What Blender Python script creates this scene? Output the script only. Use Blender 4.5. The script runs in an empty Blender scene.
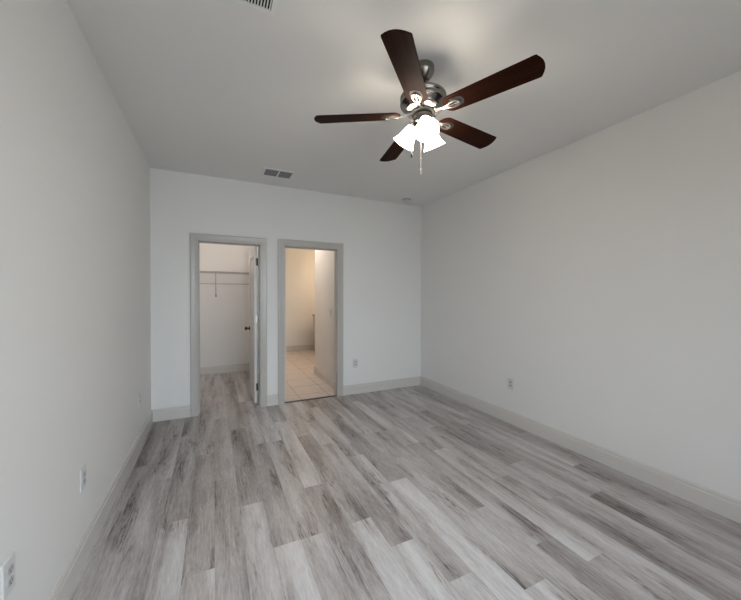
import bpy, bmesh, math, random
from mathutils import Vector, Matrix
random.seed(11)
SC = bpy.context.scene
COL = SC.collection
PI = math.pi

# ------------------------------------------------------------------ camera
F_PX, YAW, PITCH, ROLL, CAM_Z = 326.61, .4474, .0135, .0023, 1.3796
sy, cy, sp, cp, sr, cr = math.sin(YAW), math.cos(YAW), math.sin(PITCH), math.cos(PITCH), math.sin(ROLL), math.cos(ROLL)
fwd = Vector((sy*cp, cy*cp, -sp)); r0 = Vector((cy, -sy, 0)); u0 = Vector((sy*sp, cy*sp, cp))
rgt = cr*r0 + sr*u0; upv = cr*u0 - sr*r0
cam_data = bpy.data.cameras.new('camera'); cam = bpy.data.objects.new('camera', cam_data); COL.objects.link(cam)
M3 = Matrix((rgt, upv, -fwd)).transposed()
cam.matrix_world = Matrix.Translation((0, 0, CAM_Z)) @ M3.to_4x4()
cam_data.sensor_fit = 'HORIZONTAL'; cam_data.sensor_width = 36; cam_data.lens = F_PX/741*36
cam_data.clip_start = .02
SC.camera = cam

# ------------------------------------------------------------------ light and exposure
SC.view_settings.view_transform = 'Standard'; SC.view_settings.look = 'None'
SC.view_settings.gamma = 1; SC.view_settings.use_curve_mapping = False
SC.view_settings.exposure = -0.06
world = bpy.data.worlds.new('sky'); SC.world = world; world.use_nodes = True
wnt = world.node_tree; wb = wnt.nodes['Background']
_tc = wnt.nodes.new('ShaderNodeTexCoord'); _sx = wnt.nodes.new('ShaderNodeSeparateXYZ'); _rp = wnt.nodes.new('ShaderNodeValToRGB')
wnt.links.new(_tc.outputs['Generated'], _sx.inputs[0]); wnt.links.new(_sx.outputs[2], _rp.inputs[0]); wnt.links.new(_rp.outputs[0], wb.inputs['Color'])
_e = _rp.color_ramp.elements; _e[0].position = .0; _e[0].color = (.34, .33, .30, 1); _e[1].position = .03; _e[1].color = (.80, .90, 1, 1)   # ground, then overcast sky
wb.inputs['Strength'].default_value = 4.6

def lamp(name, kind, loc, energy, color, rot=(0, 0, 0), **kw):
    d = bpy.data.lights.new(name, kind); d.energy = energy; d.color = color
    for k, v in kw.items(): setattr(d, k, v)
    o = bpy.data.objects.new(name, d); COL.objects.link(o); o.location = loc; o.rotation_euler = rot
    return o
# daylight enters through the window in the wall behind the camera: a portal guides the sky light through its opening
WX0, WX1, WZ0, WZ1 = -.05, 1.70, .45, 2.40
_p = lamp('daylight_portal', 'AREA', ((WX0+WX1)/2, -1.10, (WZ0+WZ1)/2), 1, (1, 1, 1), (math.radians(90), 0, 0), shape='RECTANGLE', size=WX1-WX0, size_y=WZ1-WZ0)
_p.data.cycles.is_portal = True
lamp('daylight', 'AREA', ((WX0+WX1)/2, -.99, (WZ0+WZ1)/2), 19, (.79, .90, 1), (math.radians(71), 0, math.radians(6)), shape='RECTANGLE', size=WX1-WX0-.1, size_y=WZ1-WZ0-.1, spread=math.radians(105))
lamp('closet_light', 'POINT', (.0, 5.2, 2.60), 14.5, (1, .86, .76), shadow_soft_size=.04)
lamp('bathroom_light', 'POINT', (2.75, 7.15, 1.95), 17, (1, .72, .46), shadow_soft_size=.10)
lamp('bathroom_fill_light', 'AREA', (1.12, 5.5, 2.70), 11, (1, .85, .74), (0, 0, 0), shape='DISK', size=.5)  # added fill lamp, brightens the near bathroom wall and tiles
SHADE_POWER = 22.0

# ------------------------------------------------------------------ room sizes
L, R, B, H, FR = -.616, 2.890, 4.215, 2.75, -1.0     # left, right, back, ceiling, front wall
T = .115                                              # wall thickness
B2 = B + T
CL, CRT, CB = -1.0, .62, 6.366                        # closet left, right, back
BL, BR, BB = .735, 2.95, 8.10                         # bathroom left, right, back
BCX, BCY = 1.604, 5.60                                # bathroom wall that ends in an outside corner

# ------------------------------------------------------------------ materials
def mat(name):
    m = bpy.data.materials.new(name); m.use_nodes = True
    nt = m.node_tree
    return m, nt, nt.nodes['Principled BSDF']
def node(nt, kind, **kw):
    n = nt.nodes.new(kind)
    for k, v in kw.items():
        if k in n.inputs: n.inputs[k].default_value = v
        else: setattr(n, k, v)
    return n
def mathn(nt, op, a, b=None, clamp=False):
    n = nt.nodes.new('ShaderNodeMath'); n.operation = op; n.use_clamp = clamp
    for i, v in enumerate((a, b)):
        if v is None: continue
        if isinstance(v, (int, float)): n.inputs[i].default_value = v
        else: nt.links.new(v, n.inputs[i])
    return n.outputs[0]
def mixc(nt, fac, a, b, blend='MIX'):
    n = nt.nodes.new('ShaderNodeMix'); n.data_type = 'RGBA'; n.blend_type = blend
    for s, v in ((n.inputs[0], fac), (n.inputs[6], a), (n.inputs[7], b)):
        if isinstance(v, (int, float)): s.default_value = v
        elif isinstance(v, tuple): s.default_value = v
        else: nt.links.new(v, s)
    return n.outputs[2]
def ramp(nt, fac, stops):
    n = nt.nodes.new('ShaderNodeValToRGB'); e = n.color_ramp.elements
    while len(e) < len(stops): e.new(.5)
    for i, (p, c) in enumerate(stops): e[i].position = p; e[i].color = c if len(c) == 4 else (*c, 1)
    nt.links.new(fac, n.inputs[0]); return n.outputs[0]
def paint(name, c, rough, var=.015, bump=.0, scale=90, spec=.5):
    m, nt, p = mat(name)
    tc = node(nt, 'ShaderNodeTexCoord'); nz = node(nt, 'ShaderNodeTexNoise', Scale=2.2, Detail=3.0)
    nt.links.new(tc.outputs['Object'], nz.inputs['Vector'])
    a = tuple(x*(1-var) for x in c)+(1,); b = tuple(min(1, x*(1+var)) for x in c)+(1,)
    nt.links.new(mixc(nt, nz.outputs['Fac'], a, b), p.inputs['Base Color'])
    p.inputs['Roughness'].default_value = rough; p.inputs['Specular IOR Level'].default_value = spec
    if bump:
        n2 = node(nt, 'ShaderNodeTexNoise', Scale=scale, Detail=2.0); nt.links.new(tc.outputs['Object'], n2.inputs['Vector'])
        bp = node(nt, 'ShaderNodeBump', Strength=bump, Distance=.002)
        nt.links.new(n2.outputs['Fac'], bp.inputs['Height']); nt.links.new(bp.outputs['Normal'], p.inputs['Normal'])
    return m
def metal(name, c, rough, var=.1):
    m, nt, p = mat(name)
    tc = node(nt, 'ShaderNodeTexCoord'); nz = node(nt, 'ShaderNodeTexNoise', Scale=60.0, Detail=2.0)
    nt.links.new(tc.outputs['Object'], nz.inputs['Vector'])
    r = mathn(nt, 'MULTIPLY_ADD', nz.outputs['Fac'], var); nt.nodes[-1].inputs[2].default_value = rough-var/2
    nt.links.new(r, p.inputs['Roughness'])
    p.inputs['Base Color'].default_value = (*c, 1); p.inputs['Metallic'].default_value = 1
    return m

M_WALL = paint('wall_paint', (.82, .815, .80), .55, bump=.08, spec=.35)
M_CEIL = paint('ceiling_paint', (.84, .835, .82), .8, bump=.10, spec=.2)
M_TRIM = paint('trim_paint', (.51, .49, .46), .27, spec=.5)
M_BASE = paint('baseboard_paint', (.66, .64, .61), .27, spec=.5)
M_DOOR = paint('door_paint', (.74, .73, .71), .35, spec=.5)
M_PLATE = paint('outlet_plastic', (.70, .70, .69), .3)
M_RECEPT = paint('receptacle_plastic', (.50, .50, .50), .35)
M_SLOT = paint('slot_dark', (.03, .03, .03), .6)
M_DUCT = paint('duct_interior', (.012, .012, .013), .9)
M_GRILLE = paint('grille_enamel', (.86, .86, .85), .4)
M_GRILLE_G = paint('grille_grey_enamel', (.25, .253, .258), .5)
M_WIRE = paint('wire_vinyl', (.40, .385, .38), .4)
M_NICKEL = metal('brushed_nickel', (.27, .25, .235), .24, .03)
M_DARKM = metal('dark_bronze', (.07, .06, .05), .35)
M_IRON = metal('iron_nickel', (.66, .60, .56), .32)
M_HINGE = metal('hinge_steel', (.62, .60, .56), .45)
M_COUNTER = paint('counter_stone', (.55, .50, .44), .25, var=.12)
M_VANITY = paint('vanity_paint', (.50, .44, .38), .4)
M_STRIP = metal('strip_metal', (.14, .13, .125), .5)

def wood_floor():
    m, nt, p = mat('plank_vinyl')
    tc = node(nt, 'ShaderNodeTexCoord')
    tone = node(nt, 'ShaderNodeAttribute', attribute_name='tone'); seed = node(nt, 'ShaderNodeAttribute', attribute_name='seed')
    off = node(nt, 'ShaderNodeCombineXYZ')
    nt.links.new(mathn(nt, 'MULTIPLY', seed.outputs['Fac'], 37.0), off.inputs[0])
    nt.links.new(mathn(nt, 'MULTIPLY', seed.outputs['Fac'], 91.0), off.inputs[1])
    nt.links.new(mathn(nt, 'MULTIPLY', seed.outputs['Fac'], 13.0), off.inputs[2])
    va = node(nt, 'ShaderNodeVectorMath', operation='ADD'); nt.links.new(tc.outputs['Object'], va.inputs[0]); nt.links.new(off.outputs[0], va.inputs[1])
    def stretched(sx, sy_, detail, dist=0.0, rough=.55):
        mp = node(nt, 'ShaderNodeMapping'); mp.inputs['Scale'].default_value = (sx, sy_, 1)
        nt.links.new(va.outputs[0], mp.inputs['Vector'])
        n = node(nt, 'ShaderNodeTexNoise', Scale=1.0, Detail=detail, Roughness=rough, Distortion=dist)
        nt.links.new(mp.outputs[0], n.inputs['Vector']); return n.outputs['Fac']
    band = stretched(8.5, .9, 1.0, .5)            # broad light and dark bands along a plank
    grain = stretched(110, 14.0, 5.0, .3, .72)      # fine grain
    streak = stretched(60, 3.0, 3.0, 1.2)           # long streaks
    crack = stretched(24, 1.7, 4.0, 1.0, .6)       # thin cathedral lines, in worn patches
    patch = stretched(9, 1.8, 2.0)
    v = mathn(nt, 'ADD', tone.outputs['Fac'], .05)
    v = mathn(nt, 'ADD', v, mathn(nt, 'MULTIPLY', mathn(nt, 'SUBTRACT', band, .5), .90))
    v = mathn(nt, 'ADD', v, mathn(nt, 'MULTIPLY', mathn(nt, 'SUBTRACT', grain, .5), .75))
    v = mathn(nt, 'ADD', v, mathn(nt, 'MULTIPLY', mathn(nt, 'SUBTRACT', streak, .5), .34))
    mask = mathn(nt, 'MULTIPLY', mathn(nt, 'SUBTRACT', patch, .51, clamp=True), 7.0, clamp=True)
    d = mathn(nt, 'ABSOLUTE', mathn(nt, 'SUBTRACT', crack, .5))
    line = mathn(nt, 'SUBTRACT', 1.0, mathn(nt, 'MULTIPLY', d, 30.0), clamp=True)
    v = mathn(nt, 'SUBTRACT', v, mathn(nt, 'MULTIPLY', mask, mathn(nt, 'ADD', mathn(nt, 'MULTIPLY', line, .46), .09)), clamp=True)
    c = ramp(nt, v, [(0, (.080, .061, .054)), (.25, (.215, .187, .176)), (.5, (.38, .349, .340)), (.75, (.54, .521, .518)), (1, (.68, .674, .678))])
    nt.links.new(c, p.inputs['Base Color'])
    p.inputs['Specular IOR Level'].default_value = .5
    nt.links.new(mathn(nt, 'ADD', .24, mathn(nt, 'MULTIPLY', grain, .14)), p.inputs['Roughness'])
    bp = node(nt, 'ShaderNodeBump', Strength=.10, Distance=.001); nt.links.new(grain, bp.inputs['Height']); nt.links.new(bp.outputs['Normal'], p.inputs['Normal'])
    return m
M_FLOOR = wood_floor()
M_SEAM = paint('plank_core', (.16, .15, .145), .7)

def tile_floor():
    m, nt, p = mat('floor_tile')
    tc = node(nt, 'ShaderNodeTexCoord'); mp = node(nt, 'ShaderNodeMapping'); mp.inputs['Location'].default_value = (-1.04, -.10, 0)
    nt.links.new(tc.outputs['Object'], mp.inputs['Vector'])
    br = node(nt, 'ShaderNodeTexBrick', offset=0.0, squash=1.0)
    br.inputs['Scale'].default_value = 1; br.inputs['Brick Width'].default_value = .40; br.inputs['Row Height'].default_value = .40
    br.inputs['Mortar Size'].default_value = .006; br.inputs['Mortar Smooth'].default_value = .1
    br.inputs['Color1'].default_value = (.78, .69, .64, 1); br.inputs['Color2'].default_value = (.75, .66, .61, 1); br.inputs['Mortar'].default_value = (.33, .29, .26, 1)
    nt.links.new(mp.outputs[0], br.inputs['Vector'])
    nz = node(nt, 'ShaderNodeTexNoise', Scale=7.0, Detail=4.0); nt.links.new(tc.outputs['Object'], nz.inputs['Vector'])
    c = mixc(nt, .25, br.outputs['Color'], ramp(nt, nz.outputs['Fac'], [(.3, (.45, .40, .36)), (.7, (.76, .68, .63))]))
    nt.links.new(c, p.inputs['Base Color']); p.inputs['Roughness'].default_value = .35
    return m
M_TILE = tile_floor()

def blade_wood():
    m, nt, p = mat('blade_wood')
    tc = node(nt, 'ShaderNodeTexCoord'); mp = node(nt, 'ShaderNodeMapping'); mp.inputs['Scale'].default_value = (2, 40, 20)
    nt.links.new(tc.outputs['Object'], mp.inputs['Vector'])
    n = node(nt, 'ShaderNodeTexNoise', Scale=1.0, Detail=5.0, Distortion=.6); nt.links.new(mp.outputs[0], n.inputs['Vector'])
    nt.links.new(ramp(nt, n.outputs['Fac'], [(.3, (.015, .0042, .002)), (.55, (.026, .0076, .0034)), (.8, (.040, .0125, .0056))]), p.inputs['Base Color'])
    p.inputs['Roughness'].default_value = .55; p.inputs['Specular IOR Level'].default_value = .04
    return m
M_BLADE = blade_wood()

def lit_glass():
    m, nt, p = mat('lit_frosted_glass')
    p.inputs['Base Color'].default_value = (.9, .86, .8, 1); p.inputs['Roughness'].default_value = .5
    tc = node(nt, 'ShaderNodeTexCoord'); nz = node(nt, 'ShaderNodeTexNoise', Scale=18.0, Detail=2.0); nt.links.new(tc.outputs['Object'], nz.inputs['Vector'])
    nt.links.new(mixc(nt, nz.outputs['Fac'], (1, .87, .71, 1), (1, .90, .76, 1)), p.inputs['Emission Color'])
    p.inputs['Emission Strength'].default_value = SHADE_POWER
    return m
M_SHADE = lit_glass()
def bulb_glass():
    m, nt, p = mat('lit_bulb'); p.inputs['Emission Color'].default_value = (1, .88, .72, 1); p.inputs['Emission Strength'].default_value = SHADE_POWER*7
    return m
M_BULB = bulb_glass()

# ------------------------------------------------------------------ mesh helpers
class MB:
    def __init__(s): s.bm = bmesh.new(); s.mi = 0
    def quad(s, pts):
        f = s.bm.faces.new([s.bm.verts.new(p) for p in pts]); f.material_index = s.mi; return f
    def box(s, x0, x1, y0, y1, z0, z1):
        v = [s.bm.verts.new(p) for p in ((x0,y0,z0),(x1,y0,z0),(x1,y1,z0),(x0,y1,z0),(x0,y0,z1),(x1,y0,z1),(x1,y1,z1),(x0,y1,z1))]
        for f in ((3,2,1,0),(4,5,6,7),(0,1,5,4),(1,2,6,5),(2,3,7,6),(3,0,4,7)):
            fc = s.bm.faces.new([v[i] for i in f]); fc.material_index = s.mi
        return s
    def loft(s, rings, cap0=True, cap1=True, closed=True, smooth=True):
        rv = [[s.bm.verts.new(p) for p in r] for r in rings]; n = len(rv[0])
        for a, b in zip(rv[:-1], rv[1:]):
            for i in range(n if closed else n-1):
                j = (i+1) % n
                f = s.bm.faces.new((a[i], a[j], b[j], b[i])); f.smooth = smooth; f.material_index = s.mi
        if cap0: f = s.bm.faces.new(rv[0][::-1]); f.material_index = s.mi
        if cap1: f = s.bm.faces.new(rv[-1]); f.material_index = s.mi
        return s
    def lathe(s, prof, n=40, mx=None, cap0=True, cap1=True):
        mx = mx or Matrix()
        rings = [[tuple(mx @ Vector((r*math.cos(2*PI*i/n), r*math.sin(2*PI*i/n), z))) for i in range(n)] for r, z in prof]
        return s.loft(rings, cap0, cap1)
    def tube(s, pts, r, n=8, caps=True):
        pts = [Vector(p) for p in pts]; rings = []
        rs = r if isinstance(r, (list, tuple)) else [r]*len(pts)
        t0 = (pts[1]-pts[0]).normalized(); nrm = t0.orthogonal().normalized()
        for i, p in enumerate(pts):
            a = pts[max(0, i-1)]; b = pts[min(len(pts)-1, i+1)]; t = (b-a).normalized()
            nrm = (nrm - t*nrm.dot(t)).normalized(); bn = t.cross(nrm)
            rings.append([tuple(p + rs[i]*(math.cos(2*PI*k/n)*nrm + math.sin(2*PI*k/n)*bn)) for k in range(n)])
        return s.loft(rings, caps, caps)
    def prism(s, outline, z0, z1):           # outline in xy, CCW
        a = [s.bm.verts.new((x, y, z0)) for x, y in outline]; b = [s.bm.verts.new((x, y, z1)) for x, y in outline]
        n = len(a); s.bm.faces.new(a[::-1]).material_index = s.mi; s.bm.faces.new(b).material_index = s.mi
        for i in range(n):
            s.bm.faces.new((a[i], a[(i+1) % n], b[(i+1) % n], b[i])).material_index = s.mi
        return s
    def sphere(s, c, r, sz=1.0, n=16):
        prof = [(max(1e-4, r*math.sin(PI*i/10)), -r*sz*math.cos(PI*i/10)) for i in range(11)]
        return s.lathe(prof, n, Matrix.Translation(c))
    def build(s, name, mats, parent=None, bevel=0.0, loc=None, rot=None):
        bmesh.ops.recalc_face_normals(s.bm, faces=s.bm.faces)
        if bevel:
            es = [e for e in s.bm.edges if len(e.link_faces) == 2 and e.calc_face_angle(0) > .5]
            bmesh.ops.bevel(s.bm, geom=es, offset=bevel, segments=2, affect='EDGES', profile=.5)
        me = bpy.data.meshes.new(name); s.bm.to_mesh(me); s.bm.free()
        for m in (mats if isinstance(mats, (list, tuple)) else [mats]): me.materials.append(m)
        o = bpy.data.objects.new(name, me); COL.objects.link(o)
        if parent: o.parent = parent
        if loc: o.location = loc
        if rot: o.rotation_euler = rot
        return o
def struct(o): o['kind'] = 'structure'; return o
def thing(name, label, cat, loc=(0, 0, 0), rot=(0, 0, 0), group=None):
    o = bpy.data.objects.new(name, None); COL.objects.link(o); o.empty_display_size = .05
    o.location = loc; o.rotation_euler = rot; o['label'] = label; o['category'] = cat
    if group: o['group'] = group
    return o
def copy_part(o, parent):
    c = o.copy(); COL.objects.link(c); c.parent = parent
    return c

def holed_wall(x0, x1, z0, z1, y0, y1, holes):
    """solid slab in the xz plane, y0..y1 thick, with rectangular through-holes"""
    xs = sorted({x0, x1, *[h[0] for h in holes], *[h[1] for h in holes]}); zs = sorted({z0, z1, *[h[2] for h in holes], *[h[3] for h in holes]})
    def solid(i, j):
        if not (0 <= i < len(xs)-1 and 0 <= j < len(zs)-1): return False
        cx, cz = (xs[i]+xs[i+1])/2, (zs[j]+zs[j+1])/2
        return not any(h[0] < cx < h[1] and h[2] < cz < h[3] for h in holes)
    m = MB(); V = {}
    def vv(x, y, z):
        k = (round(x, 5), y, round(z, 5))
        if k not in V: V[k] = m.bm.verts.new((x, y, z))
        return V[k]
    for i in range(len(xs)-1):
        for j in range(len(zs)-1):
            if not solid(i, j): continue
            a, b, c, d = xs[i], xs[i+1], zs[j], zs[j+1]
            m.bm.faces.new([vv(a,y0,c), vv(b,y0,c), vv(b,y0,d), vv(a,y0,d)]); m.bm.faces.new([vv(a,y1,c), vv(a,y1,d), vv(b,y1,d), vv(b,y1,c)])
            if not solid(i-1, j): m.bm.faces.new([vv(a,y0,c), vv(a,y0,d), vv(a,y1,d), vv(a,y1,c)])
            if not solid(i+1, j): m.bm.faces.new([vv(b,y0,c), vv(b,y1,c), vv(b,y1,d), vv(b,y0,d)])
            if not solid(i, j-1): m.bm.faces.new([vv(a,y0,c), vv(a,y1,c), vv(b,y1,c), vv(b,y0,c)])
            if not solid(i, j+1): m.bm.faces.new([vv(a,y0,d), vv(b,y0,d), vv(b,y1,d), vv(a,y1,d)])
    return m

# ------------------------------------------------------------------ floors
PW, PL = .1455, 1.34
JOINT = {-2: 2.295, -1: 1.814, 0: 2.665, 1: 2.27, 2: 1.82, 4: 2.295, 5: 1.817, 6: 1.55, 7: 2.576, 8: 2.10, -4: 3.15}
TONE = {(-2,0): .36, (-2,-1): .62, (-1,0): .36, (-1,-1): .70, (-1,1): .52, (0,-1): .46, (0,0): .50, (1,-1): .64, (1,0): .46, (2,0): .44, (2,-1): .70,
        (4,0): .74, (4,-1): .54, (5,-1): .74, (5,0): .42, (6,0): .46, (6,-1): .76, (6,1): .62, (7,0): .60, (7,-1): .58, (8,-1): .74, (8,0): .46, (-4,0): .34, (-4,-1): .50, (-3,0): .52}
def plank_floor():
    bm = bmesh.new(); tl = bm.faces.layers.float.new('tone'); sl = bm.faces.layers.float.new('seed')
    rnd = random.Random(5); g = .00025
    k0, k1 = math.floor(CL/PW)-1, math.ceil(R/PW)+1
    for k in range(k0, k1):
        yj = JOINT.get(k, rnd.uniform(1.2, 2.5))
        for n in range(-3, 5):
            xa, xb = k*PW, (k+1)*PW; ya, yb = yj+n*PL, yj+(n+1)*PL
            t = TONE.get((k, n), rnd.choice((.42, .47, .50, .54, .58, .63))); s = rnd.random()
            def clip(xa, xb, ya, yb, X0, X1, Y0, Y1):
                xa, xb, ya, yb = max(xa+g, X0), min(xb-g, X1), max(ya+g, Y0), min(yb-g, Y1)
                if xb-xa < .002 or yb-ya < .002: return
                f = bm.faces.new([bm.verts.new(p) for p in ((xa,ya,0),(xb,ya,0),(xb,yb,0),(xa,yb,0))])
                f[tl] = t; f[sl] = s; f.material_index = 0
            clip(xa, xb, ya, yb, L, R, FR, B)
            clip(xa, xb, ya, yb, -.180, .533, B, B2)
            clip(xa, xb, ya, yb, CL, CRT, B2, CB)
    def sub(x0, x1, y0, y1):
        for pts in ([(x0,y0,-.0012),(x1,y0,-.0012),(x1,y1,-.0012),(x0,y1,-.0012)],):
            f = bm.faces.new([bm.verts.new(p) for p in pts]); f.material_index = 1
    sub(L, R, FR, B); sub(-.180, .533, B, B2); sub(CL, CRT, B2, CB)
    me = bpy.data.meshes.new('floor'); bm.to_mesh(me); bm.free(); me.materials.append(M_FLOOR); me.materials.append(M_SEAM)
    o = bpy.data.objects.new('floor', me); COL.objects.link(o); return struct(o)
plank_floor()
struct(MB().box(.797, 1.533, B, B2, -.02, -.0005).box(BL, BR, B2, BB, -.02, -.0005).build('floor_bathroom', M_TILE))

# ------------------------------------------------------------------ ceiling and walls
struct(MB().box(CL-.2, BR+.2, FR-.2, BB+.2, H, H+.1).build('ceiling', M_CEIL))
struct(MB().box(L-T, L, FR-T, B, -.02, H).build('wall_left', M_WALL))
struct(MB().box(R, R+T, FR-T, B, -.02, H).build('wall_right', M_WALL))
D1 = (-.157, .510, 1.997); D2 = (.812, 1.518, 2.004)      # clear openings: x0, x1, top
JT = .018
struct(holed_wall(CL-T, BR+T, -.02, H, B, B2, [(D1[0]-JT, D1[1]+JT, -.02, D1[2]+JT), (D2[0]-JT, D2[1]+JT, -.02, D2[2]+JT)]).build('wall_back', M_WALL))
struct(holed_wall(L-T, R+T, -.02, H, FR-T, FR, [(WX0, WX1, WZ0, WZ1)]).build('wall_front', M_WALL))
struct(MB().box(CL-T, CL, B2, CB, -.02, H).build('wall_closet_left', M_WALL))
struct(MB().box(CL-T, CRT, CB, CB+T, -.02, H).build('wall_closet_back', M_WALL))
struct(MB().box(CRT, BL, B2, BB, -.02, H).build('wall_bathroom_left', M_WALL))
struct(MB().box(BCX, BR+T, B2, BCY, -.02, H).build('wall_bathroom_right', M_WALL))
struct(MB().box(CRT, BR+T, BB, BB+T, -.02, H).build('wall_bathroom_back', M_WALL))
struct(MB().box(BR, BR+T, BCY, BB, -.02, H).build('wall_bathroom_side', M_WALL))

# window behind the camera
wm = MB()
for a in ((WX0, WX0+.06, WZ0, WZ1), (WX1-.06, WX1, WZ0, WZ1), ((WX0+WX1)/2-.03, (WX0+WX1)/2+.03, WZ0+.06, WZ1-.06), (WX0+.06, WX1-.06, WZ0, WZ0+.06), (WX0+.06, WX1-.06, WZ1-.06, WZ1)):
    wm.box(a[0], a[1], FR-.09, FR-.03, a[2], a[3])
win = struct(wm.build('window_1', M_TRIM))
m, nt, p = mat('window_glass'); p.inputs['Roughness'].default_value = 0.02
_tr = nt.nodes.new('ShaderNodeBsdfTransparent'); _gl = nt.nodes.new('ShaderNodeBsdfGlossy'); _mx = nt.nodes.new('ShaderNodeMixShader'); _gl.inputs['Roughness'].default_value = .02
_mx.inputs[0].default_value = .06; nt.links.new(_tr.outputs[0], _mx.inputs[1]); nt.links.new(_gl.outputs[0], _mx.inputs[2]); nt.links.new(_mx.outputs[0], nt.nodes['Material Output'].inputs['Surface'])
MB().box(WX0+.06, WX1-.06, FR-.064, FR-.058, WZ0+.06, WZ1-.06).build('window_pane', m, win)

# ------------------------------------------------------------------ trim: casings, jambs, baseboards
CASE = [(.005, 0), (.005, .010), (.012, .013), (.030, .013), (.036, .016), (.068, .018), (.080, .018), (.085, .013), (.085, 0)]
def casing(D, y, sgn):
    x0, x1, zt = D; m = MB()
    rings = []
    for path in range(4):
        ring = []
        for w, d in CASE:
            x = x0-w if path < 2 else x1+w; z = 0 if path in (0, 3) else zt+w
            ring.append((x, y+sgn*d, z))
        rings.append(ring)
    m.loft(rings, smooth=False); return m
def jamb(D):
    x0, x1, zt = D; m = MB()
    pr = [(-JT, 0), (0, 0), (0, T-.047), (.010, T-.047), (.010, T-.036), (0, T-.036), (0, T), (-JT, T)]   # (inwards, depth): with a stop
    rings = []
    for path in range(4):
        rings.append([((x0+a if path < 2 else x1-a), B+d, (0 if path in (0, 3) else zt-a)) for a, d in pr])
    m.loft(rings, smooth=False); return m
for i, D in enumerate((D1, D2)):
    t = struct(casing(D, B, -1).build('trim_%d' % (i+1), M_TRIM))
    jamb(D).build('jamb', M_TRIM, t)
    struct(casing(D, B2, 1).build('trim_%d' % (i+3), M_TRIM))
struct(MB().prism([(D2[0], B+.002), (D2[1], B+.002), (D2[1], B+.040), (D2[0], B+.040)], 0, .007).build('trim_5', M_STRIP))

BASE = [(0, 0), (.015, 0), (.015, .100), (.013, .105), (.0095, .107), (.0095, .122), (.0075, .127), (.0045, .129), (.0045, .133), (0, .133)]
def baseboard(name, p0, p1, nrm, m0=0, m1=0):
    """run from p0 to p1, nrm = direction into the room; m0/m1: mitre sign at the ends"""
    p0, p1, nv = Vector((*p0, 0)), Vector((*p1, 0)), Vector((*nrm, 0)); t = (p1-p0).normalized()
    rings = [[tuple(p + nv*d + t*(sg*d) + Vector((0, 0, z))) for d, z in BASE] for p, sg in ((p0, m0), (p1, -m1))]
    return struct(MB().loft(rings, smooth=False).build(name, M_BASE))
CW = .085
baseboard('baseboard_left', (L, FR), (L, B), (1, 0), 0, 1)
baseboard('baseboard_right', (R, FR), (R, B), (-1, 0), 0, 1)
baseboard('baseboard_back', (L, B), (D1[0]-CW, B), (0, -1), 1, 0)
baseboard('baseboard_back', (D1[1]+CW, B), (D2[0]-CW, B), (0, -1))
baseboard('baseboard_back', (D2[1]+CW, B), (R, B), (0, -1), 0, 1)
baseboard('baseboard_closet_back', (CL, CB), (CRT, CB), (0, -1), 1, 1)
baseboard('baseboard_closet_right', (CRT, B2), (CRT, CB), (-1, 0), 0, 1)
baseboard('baseboard_closet_left', (CL, B2), (CL, CB), (1, 0), 0, 1)
baseboard('baseboard_bathroom_right', (BCX, B2), (BCX, BCY), (-1, 0), 0, -1)
baseboard('baseboard_bathroom_corner', (BCX, BCY), (BR, BCY), (0, 1), -1, 0)
baseboard('baseboard_bathroom_back', (BL, BB), (BR, BB), (0, -1), 1, 0)

# ------------------------------------------------------------------ doors (both swung open away from the bedroom)
def door_leaf(name, pin, width, height, sx, knob, deg=90):
    """hinge pin at the origin; closed leaf runs along +x*sx; opened into the far room"""
    th = .035; z0 = .012; z1 = height-.004
    m = MB()
    xa, xb = .004, width
    # stiles and rails as one slab with recessed panels on both faces
    px0, px1 = xa+.11, xb-.11; pz = [(z0+.20, z0+.86), (z0+1.02, z1-.12)]
    hm = holed_wall(xa, xb, z0, z1, -th-.005, -.005, [(px0, px1, a, b) for a, b in pz])
    for a, b in pz:                                   # raised panel fields in the holes
        hm.box(px0-.001, px1+.001, -th+.004, -.014, a-.001, b+.001)
        hm.box(px0+.05, px1-.05, -th-.001, -.009, a+.05, b-.05)
    for v in hm.bm.verts: v.co.x *= sx
    o = struct(hm.build(name, M_DOOR))
    o.location = pin; o.rotation_euler = (0, 0, math.radians(deg))
    for zz in (.22, 1.08, 1.80):
        h = MB(); h.lathe([(.006, zz-.045), (.0065, zz-.044), (.0065, zz+.044), (.006, zz+.045)], 12, Matrix.Translation((0, .004, 0)))
        h.lathe([(.004, zz-.052), (.0075, zz-.048), (.0075, zz-.045)], 12, Matrix.Translation((0, .004, 0)))
        h.lathe([(.0075, zz+.045), (.0075, zz+.048), (.004, zz+.052)], 12, Matrix.Translation((0, .004, 0)))
        h.box(min(0, .0035*sx), max(0, .0035*sx), -.022, .002, zz-.045, zz+.045)
        h.build('hinge', M_HINGE if zz == 1.08 or (sx > 0 and zz > 1) else M_DARKM, o)  # hinges are alike; lighter and darker metals paint in their differing reflections
    k = MB(); kx = sx*(width-.065)
    for s in (1, -1):
        y0 = -.005 if s > 0 else -th-.005
        R90 = Matrix.Translation((kx, y0, .91)) @ Matrix.Rotation(-s*PI/2, 4, 'X')
        k.lathe([(.001, .0), (.032, .0), (.032, .004), (.028, .008), (.012, .010), (.011, .030), (.018, .036), (.026, .046), (.027, .056), (.022, .064), (.010, .068), (.001, .0685)], 24, R90, False, False)
    k.build('knob', M_DARKM, o)
    return o
door_leaf('door_1', (D1[1]-.009, B2+.005, 0), D1[1]-D1[0]-.004, D1[2], -1, True, -90)
door_leaf('door_2', (D2[0]-.001, B2+.005, 0), D2[1]-D2[0]-.004, D2[2], 1, True, 90)

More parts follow.
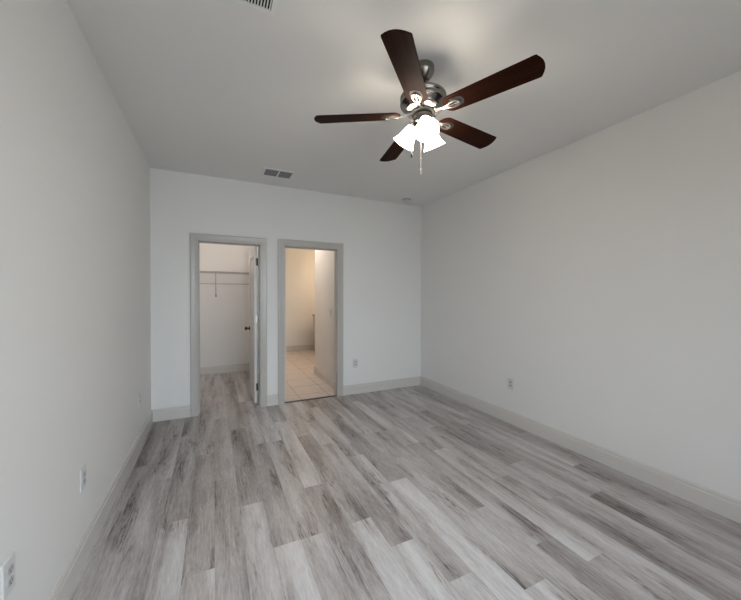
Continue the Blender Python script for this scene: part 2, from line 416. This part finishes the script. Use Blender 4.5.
# ------------------------------------------------------------------ ceiling fan
FX, FY = 1.137, 1.646
fan = thing('ceiling_fan', 'five-blade dark wood ceiling fan with nickel motor and three lit bell shades', 'ceiling fan', (FX, FY, H))
def Z(z): return CAM_Z+(z-CAM_Z)*1.022-H
MB().lathe([(.020, 0), (.064, 0), (.066, -.006), (.066, -.030), (.063, -.040), (.052, -.058), (.036, -.078), (.028, -.084), (.016, -.085)], 40).build('canopy', M_NICKEL, fan)
MB().lathe([(.0135, -.08), (.0135, Z(2.585)), (.026, Z(2.583)), (.028, Z(2.560))], 24).build('downrod', M_NICKEL, fan)
mh = MB(); mh.lathe([(.026, Z(2.578)), (.060, Z(2.572)), (.105, Z(2.560)), (.126, Z(2.552)), (.134, Z(2.548)), (.137, Z(2.542)), (.137, Z(2.530)), (.131, Z(2.527)), (.131, Z(2.515)),
          (.137, Z(2.512)), (.137, Z(2.500)), (.132, Z(2.494)), (.118, Z(2.488)), (.112, Z(2.476)), (.106, Z(2.466)), (.098, Z(2.461)), (.070, Z(2.459)), (.02, Z(2.458))], 56)
motor = mh.build('motor_housing', M_NICKEL, fan)
MB().lathe([(.062, Z(2.4580)), (.100, Z(2.4590)), (.1055, Z(2.4640))], 56, None, False, False).build('vent_ring', M_SLOT, motor)
for k in range(5):  # bright plates stand in for lamp reflections on the motor underside
    vt = MB(); a = math.radians(9.0+36) + 2*PI*k/5
    vt.loft([[(r*math.cos(a+d), r*math.sin(a+d), z) for d in (-w, -w/3, w/3, w)] for r, z, w in ((.070, Z(2.4545), .30), (.096, Z(2.4560), .40), (.108, Z(2.4640), .36))], False, False, closed=False)
    vt.build('reflection_panel', M_IRON, motor)
MB().lathe([(.055, Z(2.459)), (.072, Z(2.457)), (.074, Z(2.450)), (.068, Z(2.446)), (.05, Z(2.445))], 40).build('flywheel', M_SLOT, fan)
sh = MB()
ring = []
n = 60
prof = [(.048, Z(2.446)), (.055, Z(2.443)), (.056, Z(2.430)), (.054, Z(2.402)), (.050, Z(2.395)), (.036, Z(2.388)), (.030, Z(2.372)), (.022, Z(2.362)), (.010, Z(2.358)), (.006, Z(2.350)), (.001, Z(2.348))]
rings = []
for i, (r, z) in enumerate(prof):
    rings.append([((r + (.0012*((k % 2)*2-1) if 1 < i < 4 else 0))*math.cos(2*PI*k/n), (r + (.0012*((k % 2)*2-1) if 1 < i < 4 else 0))*math.sin(2*PI*k/n), z) for k in range(n)])
sh.loft(rings); sh.build('switch_housing', M_NICKEL, fan)

# blades and their irons
def blade_outline():
    r_in, r_out = .134, .654
    up = []
    for i in range(9):                         # rounded root
        a = PI/2*i/8; up.append((r_in + .045*(1-math.sin(PI/2*(i/8))) if False else r_in + .050*(1-math.cos(a)), .060*math.sin(a)))
    up += [(.30, .0635), (.45, .0670), (.622, .0705), (.631, .0690)]
    tip = [(.656-.026*(y/.0690)**2, y) for y in (.062, .045, .024, 0)]
    top = up + tip
    pts = top + [(x, -y) for x, y in reversed(top[1:-1])]
    # tip list ends at y=0, root list begins at y=0
    return pts[::-1]
ANG0 = math.radians(9.0); TILT = math.radians(-12); BZ = Z(2.440)
blade_me = iron_me = None
def iron_mesh():
    m = MB()
    # arm: flat bar from flywheel out to the ornament
    arm = [(.062, .009, .012), (.080, .0075, .010), (.100, .0065, .001), (.122, .0065, -.006), (.142, .009, -.008), (.156, .013, -.0085)]
    m.loft([[(x, -w, z-.003), (x, w, z-.003), (x, w, z+.003), (x, -w, z+.003)] for x, w, z in arm], smooth=False)
    # oval loop
    cx, a, b = .190, .040, .026
    def oval(a, b, c=cx): return [(c + a*math.cos(t), b*math.sin(t)*(1+.12*math.cos(t))) for t in [2*PI*i/28 for i in range(28)]]
    o, i_ = oval(a, b), oval(a-.010, b-.0095)
    z0, z1 = -.0125, -.0045
    A = [m.bm.verts.new((x, y, z0)) for x, y in o]; A2 = [m.bm.verts.new((x, y, z1)) for x, y in o]
    C = [m.bm.verts.new((x, y, z0-.001)) for x, y in i_]; C2 = [m.bm.verts.new((x, y, z1)) for x, y in i_]
    for k in range(28):
        j = (k+1) % 28
        for q in ((A[k], A[j], A2[j], A2[k]), (C[k], C2[k], C2[j], C[j]), (A[k], C[k], C[j], A[j]), (A2[k], A2[j], C2[j], C2[k])): m.bm.faces.new(q)
    # bars inside the loop
    m.loft([[(x, y0-.0028, z0), (x, y0+.0028, z0), (x, y0+.0028, z1), (x, y0-.0028, z1)] for x, y0 in ((.154, 0), (.226, 0))], smooth=False)
    # end plate with screws
    m.mi = 1                                       # dark pad between ornament and blade
    m.prism([(.178, -.033), (.218, -.035), (.244, -.026), (.254, 0), (.244, .026), (.218, .035), (.178, .033)], -.0046, -.0028)
    m.mi = 0
    for x, y in ((.223, 0), (.158, .0), (.208, .0)):
        m.lathe([(.0045, z0-.003), (.0055, z0-.0015), (.0055, z0+.001)], 10, Matrix.Translation((x, y, 0)))
    return m
for k in range(5):
    if k == 0:
        b0 = MB().prism(blade_outline(), -.003, .003).build('blade', M_BLADE, fan, bevel=.0012)
        i0 = iron_mesh().build('blade_iron', [M_IRON, M_SLOT], b0); i0['label'] = 'bright nickel blade bracket with an open oval loop'
        b = b0
    else:
        b = copy_part(b0, fan); copy_part(i0, b)
    b.location = (0, 0, BZ); b.rotation_euler = (TILT, math.radians((0, 1.6, 1.8, -.8, -2.6)[k]), ANG0 + 2*PI*k/5)

# three lamps
SA = [math.radians(a) for a in (-114, 19, 134)]
prof_o = [(.020, 0), (.026, -.004), (.031, -.014), (.038, -.032), (.044, -.055), (.050, -.078), (.058, -.098), (.066, -.112), (.069, -.116)]
prof_i = [(r-.0025, z+.0004) for r, z in reversed(prof_o)]
TL = math.radians(32); NR, NZ = .058, Z(2.386)
for k, a in enumerate(SA):
    mx_rot = Matrix.Rotation(a, 4, 'Z') @ Matrix.Rotation(-TL, 4, 'Y')
    rot = mx_rot.to_euler(); loc = (NR*math.cos(a), NR*math.sin(a), NZ)
    if k == 0:
        ar0 = MB().tube([(-.052, 0, .018), (-.044, 0, .026), (-.025, 0, .028), (-.008, 0, .022), (0, 0, .010), (0, 0, .004)], .0075, 10).build('lamp_arm', M_NICKEL, fan)
        fc = MB().lathe([(.010, .016), (.018, .014), (.024, .006), (.029, -.006), (.030, -.014), (.029, -.0145)], 28, None, True, False).build('fitter', M_NICKEL, ar0)
        s0 = MB().lathe(prof_o + prof_i, 36, None, False, False).build('lamp_shade', M_SHADE, fan)
        s0['label'] = 'glowing white frosted bell glass'
        bb = MB().lathe([(.012, -.004), (.013, -.020), (.020, -.040), (.027, -.060), (.027, -.072), (.019, -.088), (.006, -.095), (.001, -.0955)], 20, None, True, False).build('bulb', M_BULB, s0)
        ar, s = ar0, s0
    else:
        ar = copy_part(ar0, fan); copy_part(fc, ar); s = copy_part(s0, fan); copy_part(bb, s)
    for o in (ar, s): o.location = loc; o.rotation_euler = rot
# pull chains
def chain(x, y, z0, z1, fobm, n_f):
    m = MB(); m.tube([(0, 0, z0), (0, 0, z1)], .0012, 6)
    z = z0-.003
    while z > z1: m.sphere((0, 0, z), .0019, 1, 6); z -= .006
    c = m.build('pull_chain', M_IRON, fan, loc=(x, y, 0))
    MB().lathe([(.001, z1+.003), (.003, z1), (.0048, z1-.008), (.0052, z1-.020), (.004, z1-.027), (.001, z1-.030)], 14).build('chain_fob', fobm, c)
chain(-.080, -.001, Z(2.400), Z(2.205), M_DARKM, 0)
chain(-.037, -.034, Z(2.400), Z(2.105), M_IRON, 0)

# ------------------------------------------------------------------ ceiling vents and smoke detector
def vent(label, x0, x1, y0, y1, fr, louver_axis, n, mslat, divider, th=.009, ang=35, flat=0):
    t = thing('ceiling_vent', label, 'air vent', ((x0+x1)/2, (y0+y1)/2, H), group='ceiling vents')
    hx, hy = (x1-x0)/2, (y1-y0)/2
    f = MB(); o = [(-hx-fr, -hy-fr), (hx+fr, -hy-fr), (hx+fr, hy+fr), (-hx-fr, hy+fr)]; i_ = [(-hx, -hy), (hx, -hy), (hx, hy), (-hx, hy)]
    ring_o0 = [(x, y, 0) for x, y in o]; ring_o1 = [(x*.985, y*.985, -th) for x, y in o]; ring_i1 = [(x, y, -th) for x, y in i_]; ring_i0 = [(x, y, 0) for x, y in i_]
    f.loft([ring_o0, ring_o1, ring_i1, ring_i0], False, False, smooth=False)
    f.build('frame', M_CEIL if louver_axis == 'x' else M_GRILLE, t)
    MB().box(-hx, hx, -hy, hy, -.0012, 0).build('backing', M_DUCT, t)
    s = MB(); L_, W_ = (hx, hy) if louver_axis == 'x' else (hy, hx)
    w = W_*2/n*.62; c, sn = math.cos(math.radians(ang)), math.sin(math.radians(ang))
    for k in range(n):
        q = -W_ + (k+.5)*2*W_/n
        if flat: pr = [(q-flat/2, -th+.0005), (q+flat/2, -th+.0005), (q+flat/2, -th+.002), (q-flat/2, -th+.002)]
        else: pr = [(q-w/2*c, -.0015-.0), (q-w/2*c+.0012, -.0013), (q+w/2*c, -.0015-min(w*sn, th-.002)), (q+w/2*c-.0012, -.0017-min(w*sn, th-.002))]
        if louver_axis == 'x': s.loft([[(e, b, z) for b, z in pr] for e in (-L_, L_)], smooth=False)
        else: s.loft([[(b, e, z) for b, z in pr] for e in (-L_, L_)], smooth=False)
    s.build('slats', mslat, t)
    if divider is not None: MB().box(divider-.006, divider+.006, -hy, hy, -th-.0005, -.001).build('divider', M_GRILLE, t)
    return t
vent('rectangular two-panel grey ceiling vent above the closet doorway', .512, .800, 3.675, 3.872, .018, 'x', 9, M_GRILLE_G, .002, ang=25)
vent('white slatted ceiling vent cut off by the top edge, nearest the camera', -.045, .252, 1.335, 1.637, .021, 'y', 22, M_GRILLE, None, flat=.0058)
sd = thing('smoke_detector', 'small round white smoke detector on the ceiling near the far right corner', 'smoke detector', (2.48, 3.99, H))
MB().lathe([(.066, 0), (.066, -.010), (.062, -.012)], 36).build('base', M_RECEPT, sd)
cv = MB().lathe([(.058, -.012), (.060, -.016), (.056, -.028), (.044, -.034), (.040, -.0335), (.036, -.036), (.001, -.037)], 36).build('cover', M_PLATE, sd)
MB().lathe([(.0595, -.0125), (.0607, -.0155)], 36, None, False, False).build('sensor_slot', M_SLOT, sd)

# ------------------------------------------------------------------ outlets and switch
def plate_mesh(w=.076, h=.120):
    m = MB(); a, b = w/2, h/2
    def rr(a, b, r, y):
        pts = []
        for cx, cz, s0 in ((a-r, b-r, 0), (-a+r, b-r, 90), (-a+r, -b+r, 180), (a-r, -b+r, 270)):
            for i in range(5):
                t = math.radians(s0+22.5*i); pts.append((cx+r*math.cos(t), y, cz+r*math.sin(t)))
        return pts
    m.loft([rr(a, b, .006, 0), rr(a, b, .006, -.003), rr(a-.004, b-.004, .005, -.0058)], smooth=False)
    return m
def receptacle_mesh():
    m = MB(); pts = []
    for i in range(24):
        t = 2*PI*i/24; pts.append((.0172*math.cos(t), max(-.0130, min(.0130, .0172*math.sin(t)))))
    m.loft([[(x, -.005, z) for x, z in pts], [(x, -.0085, z) for x, z in pts]], smooth=False)
    m.mi = 1
    m.box(-.0072, -.0050, -.0088, -.0084, -.002, .0075); m.box(.0050, .0070, -.0088, -.0084, -.001, .0070)
    m.lathe([(.0024, .0084), (.0024, .0088)], 10, Matrix.Translation((0, 0, -.0078)) @ Matrix.Rotation(PI/2, 4, 'X'))
    return m
OUT = {}
def outlet(label, loc, rz):
    t = thing('wall_outlet', label, 'outlet', loc, (0, 0, rz), group='wall outlets')
    if not OUT:
        OUT['p'] = plate_mesh().build('cover_plate', M_PLATE, t)
        OUT['r'] = receptacle_mesh().build('receptacle', [M_RECEPT, M_SLOT], t, loc=(0, 0, .0195))
        OUT['s'] = MB().lathe([(.0035, .0055), (.0035, .0068), (.002, .0074), (.0005, .0075)], 12, Matrix.Rotation(PI/2, 4, 'X')).build('screw', M_HINGE, t)
        copy_part(OUT['r'], t).location = (0, 0, -.0195)
    else:
        copy_part(OUT['p'], t); copy_part(OUT['s'], t)
        for dz in (.0195, -.0195): copy_part(OUT['r'], t).location = (0, 0, dz)
outlet('white outlet low on the back wall, just right of the bathroom doorway', (1.791, B, .432), 0)
outlet('white outlet low on the right wall above its long baseboard', (R, 2.512, .432), -PI/2)
outlet('white outlet low on the left wall, second nearest the camera', (L, 2.157, .432), PI/2)
outlet('white outlet at the bottom left corner of the picture, nearest the camera', (L, 1.475, .452), PI/2)
outlet('small white outlet low on the left wall, farthest of its row', (L, 3.570, .432), PI/2)

sw = thing('light_switch', 'white double toggle light switch on the bathroom wall inside the right doorway', 'light switch', (BCX, 4.735, 1.125), (0, 0, -PI/2))
plate_mesh(.118, .120).build('cover_plate', M_PLATE, sw)
for k, dx in enumerate((-.023, .023)):
    g = MB(); g.box(-.0055, .0055, -.0075, -.005, -.012, .012)
    g.loft([[(-.004, -.007, z0), (.004, -.007, z0), (.004, -.007, z0+.008), (-.004, -.007, z0+.008)] if q == 0 else [(-.003, -.019, z0+.006), (.003, -.019, z0+.006), (.003, -.019, z0+.011), (-.003, -.019, z0+.011)] for q, z0 in ((0, -.003), (1, .001))], smooth=False)
    g.build('toggle', M_RECEPT, sw, loc=(dx, 0, 0))

# ------------------------------------------------------------------ closet shelf
SHD, SHZ = .30, 1.783
cs = thing('wire_shelf', 'grey wire closet shelf with hanging rail on the closet back wall', 'shelf', (0, CB, 0))
dk = MB()
def wire(a, b, r=.0028, mb=None): (mb or dk).tube([a, b], r, 6)
xa, xb = CL+.004, CRT-.004
for y in (-.008, -SHD/2, -SHD): wire((xa, y, SHZ-.006), (xb, y, SHZ-.006), .0035)
wire((xa, -SHD, SHZ-.034), (xb, -SHD, SHZ-.034), .0035)
x = xa+.012
while x < xb:
    dk.tube([(x, -.004, SHZ), (x, -SHD+.004, SHZ), (x, -SHD-.003, SHZ-.006), (x, -SHD-.003, SHZ-.036)], .0016, 5); x += .0254
dk.build('wire_deck', M_WIRE, cs)
rd = MB(); rd.tube([(xa, -SHD+.01, SHZ-.211), (xb, -SHD+.01, SHZ-.211)], .0065, 10)
rail = rd.build('hanging_rail', M_WIRE, cs)
br = MB(); bx = .030
br.tube([(bx, -SHD, SHZ-.008), (bx, -SHD+.012, SHZ-.215), (bx+.004, -.010, SHZ-.395), (bx+.004, -.004, SHZ-.420)], .006, 8)
br.box(bx-.010, bx+.018, -.005, -.0005, SHZ-.435, SHZ-.385)
br.build('support_brace', M_WIRE, cs)
for x in (CL+.25, -.45, bx-.25, .45):
    MB().box(x-.008, x+.008, -.014, -.0005, SHZ-.016, SHZ+.004).build('wall_clip', M_PLATE, cs)

# ------------------------------------------------------------------ bathroom vanity, a sliver seen past the corner
VX, VY = 2.175, 7.30
va = thing('vanity', 'tan bathroom vanity sliver past the wall corner in the right doorway', 'vanity', ((VX+BR)/2, VY+.27, 0))
ox, oy = (VX+BR)/2, VY+.27
hx = (BR-VX)/2
MB().box(-hx+.02, hx-.002, -.25, .25, .08, .88).box(-hx+.05, hx-.002, -.19, .25, 0, .08).build('cabinet', M_VANITY, va)
MB().box(-hx, hx-.001, -.272, .262, .88, .92).build('countertop', M_COUNTER, va, bevel=.004)
for k in range(2):
    xx = -hx+.06+k*(hx-.05)
    d = MB().box(xx, xx+hx-.10, -.268, -.251, .14, .84).build('door', M_VANITY, va, bevel=.003)
    MB().sphere((xx+hx-.13, -.280, .62), .013).build('knob', M_NICKEL, d)
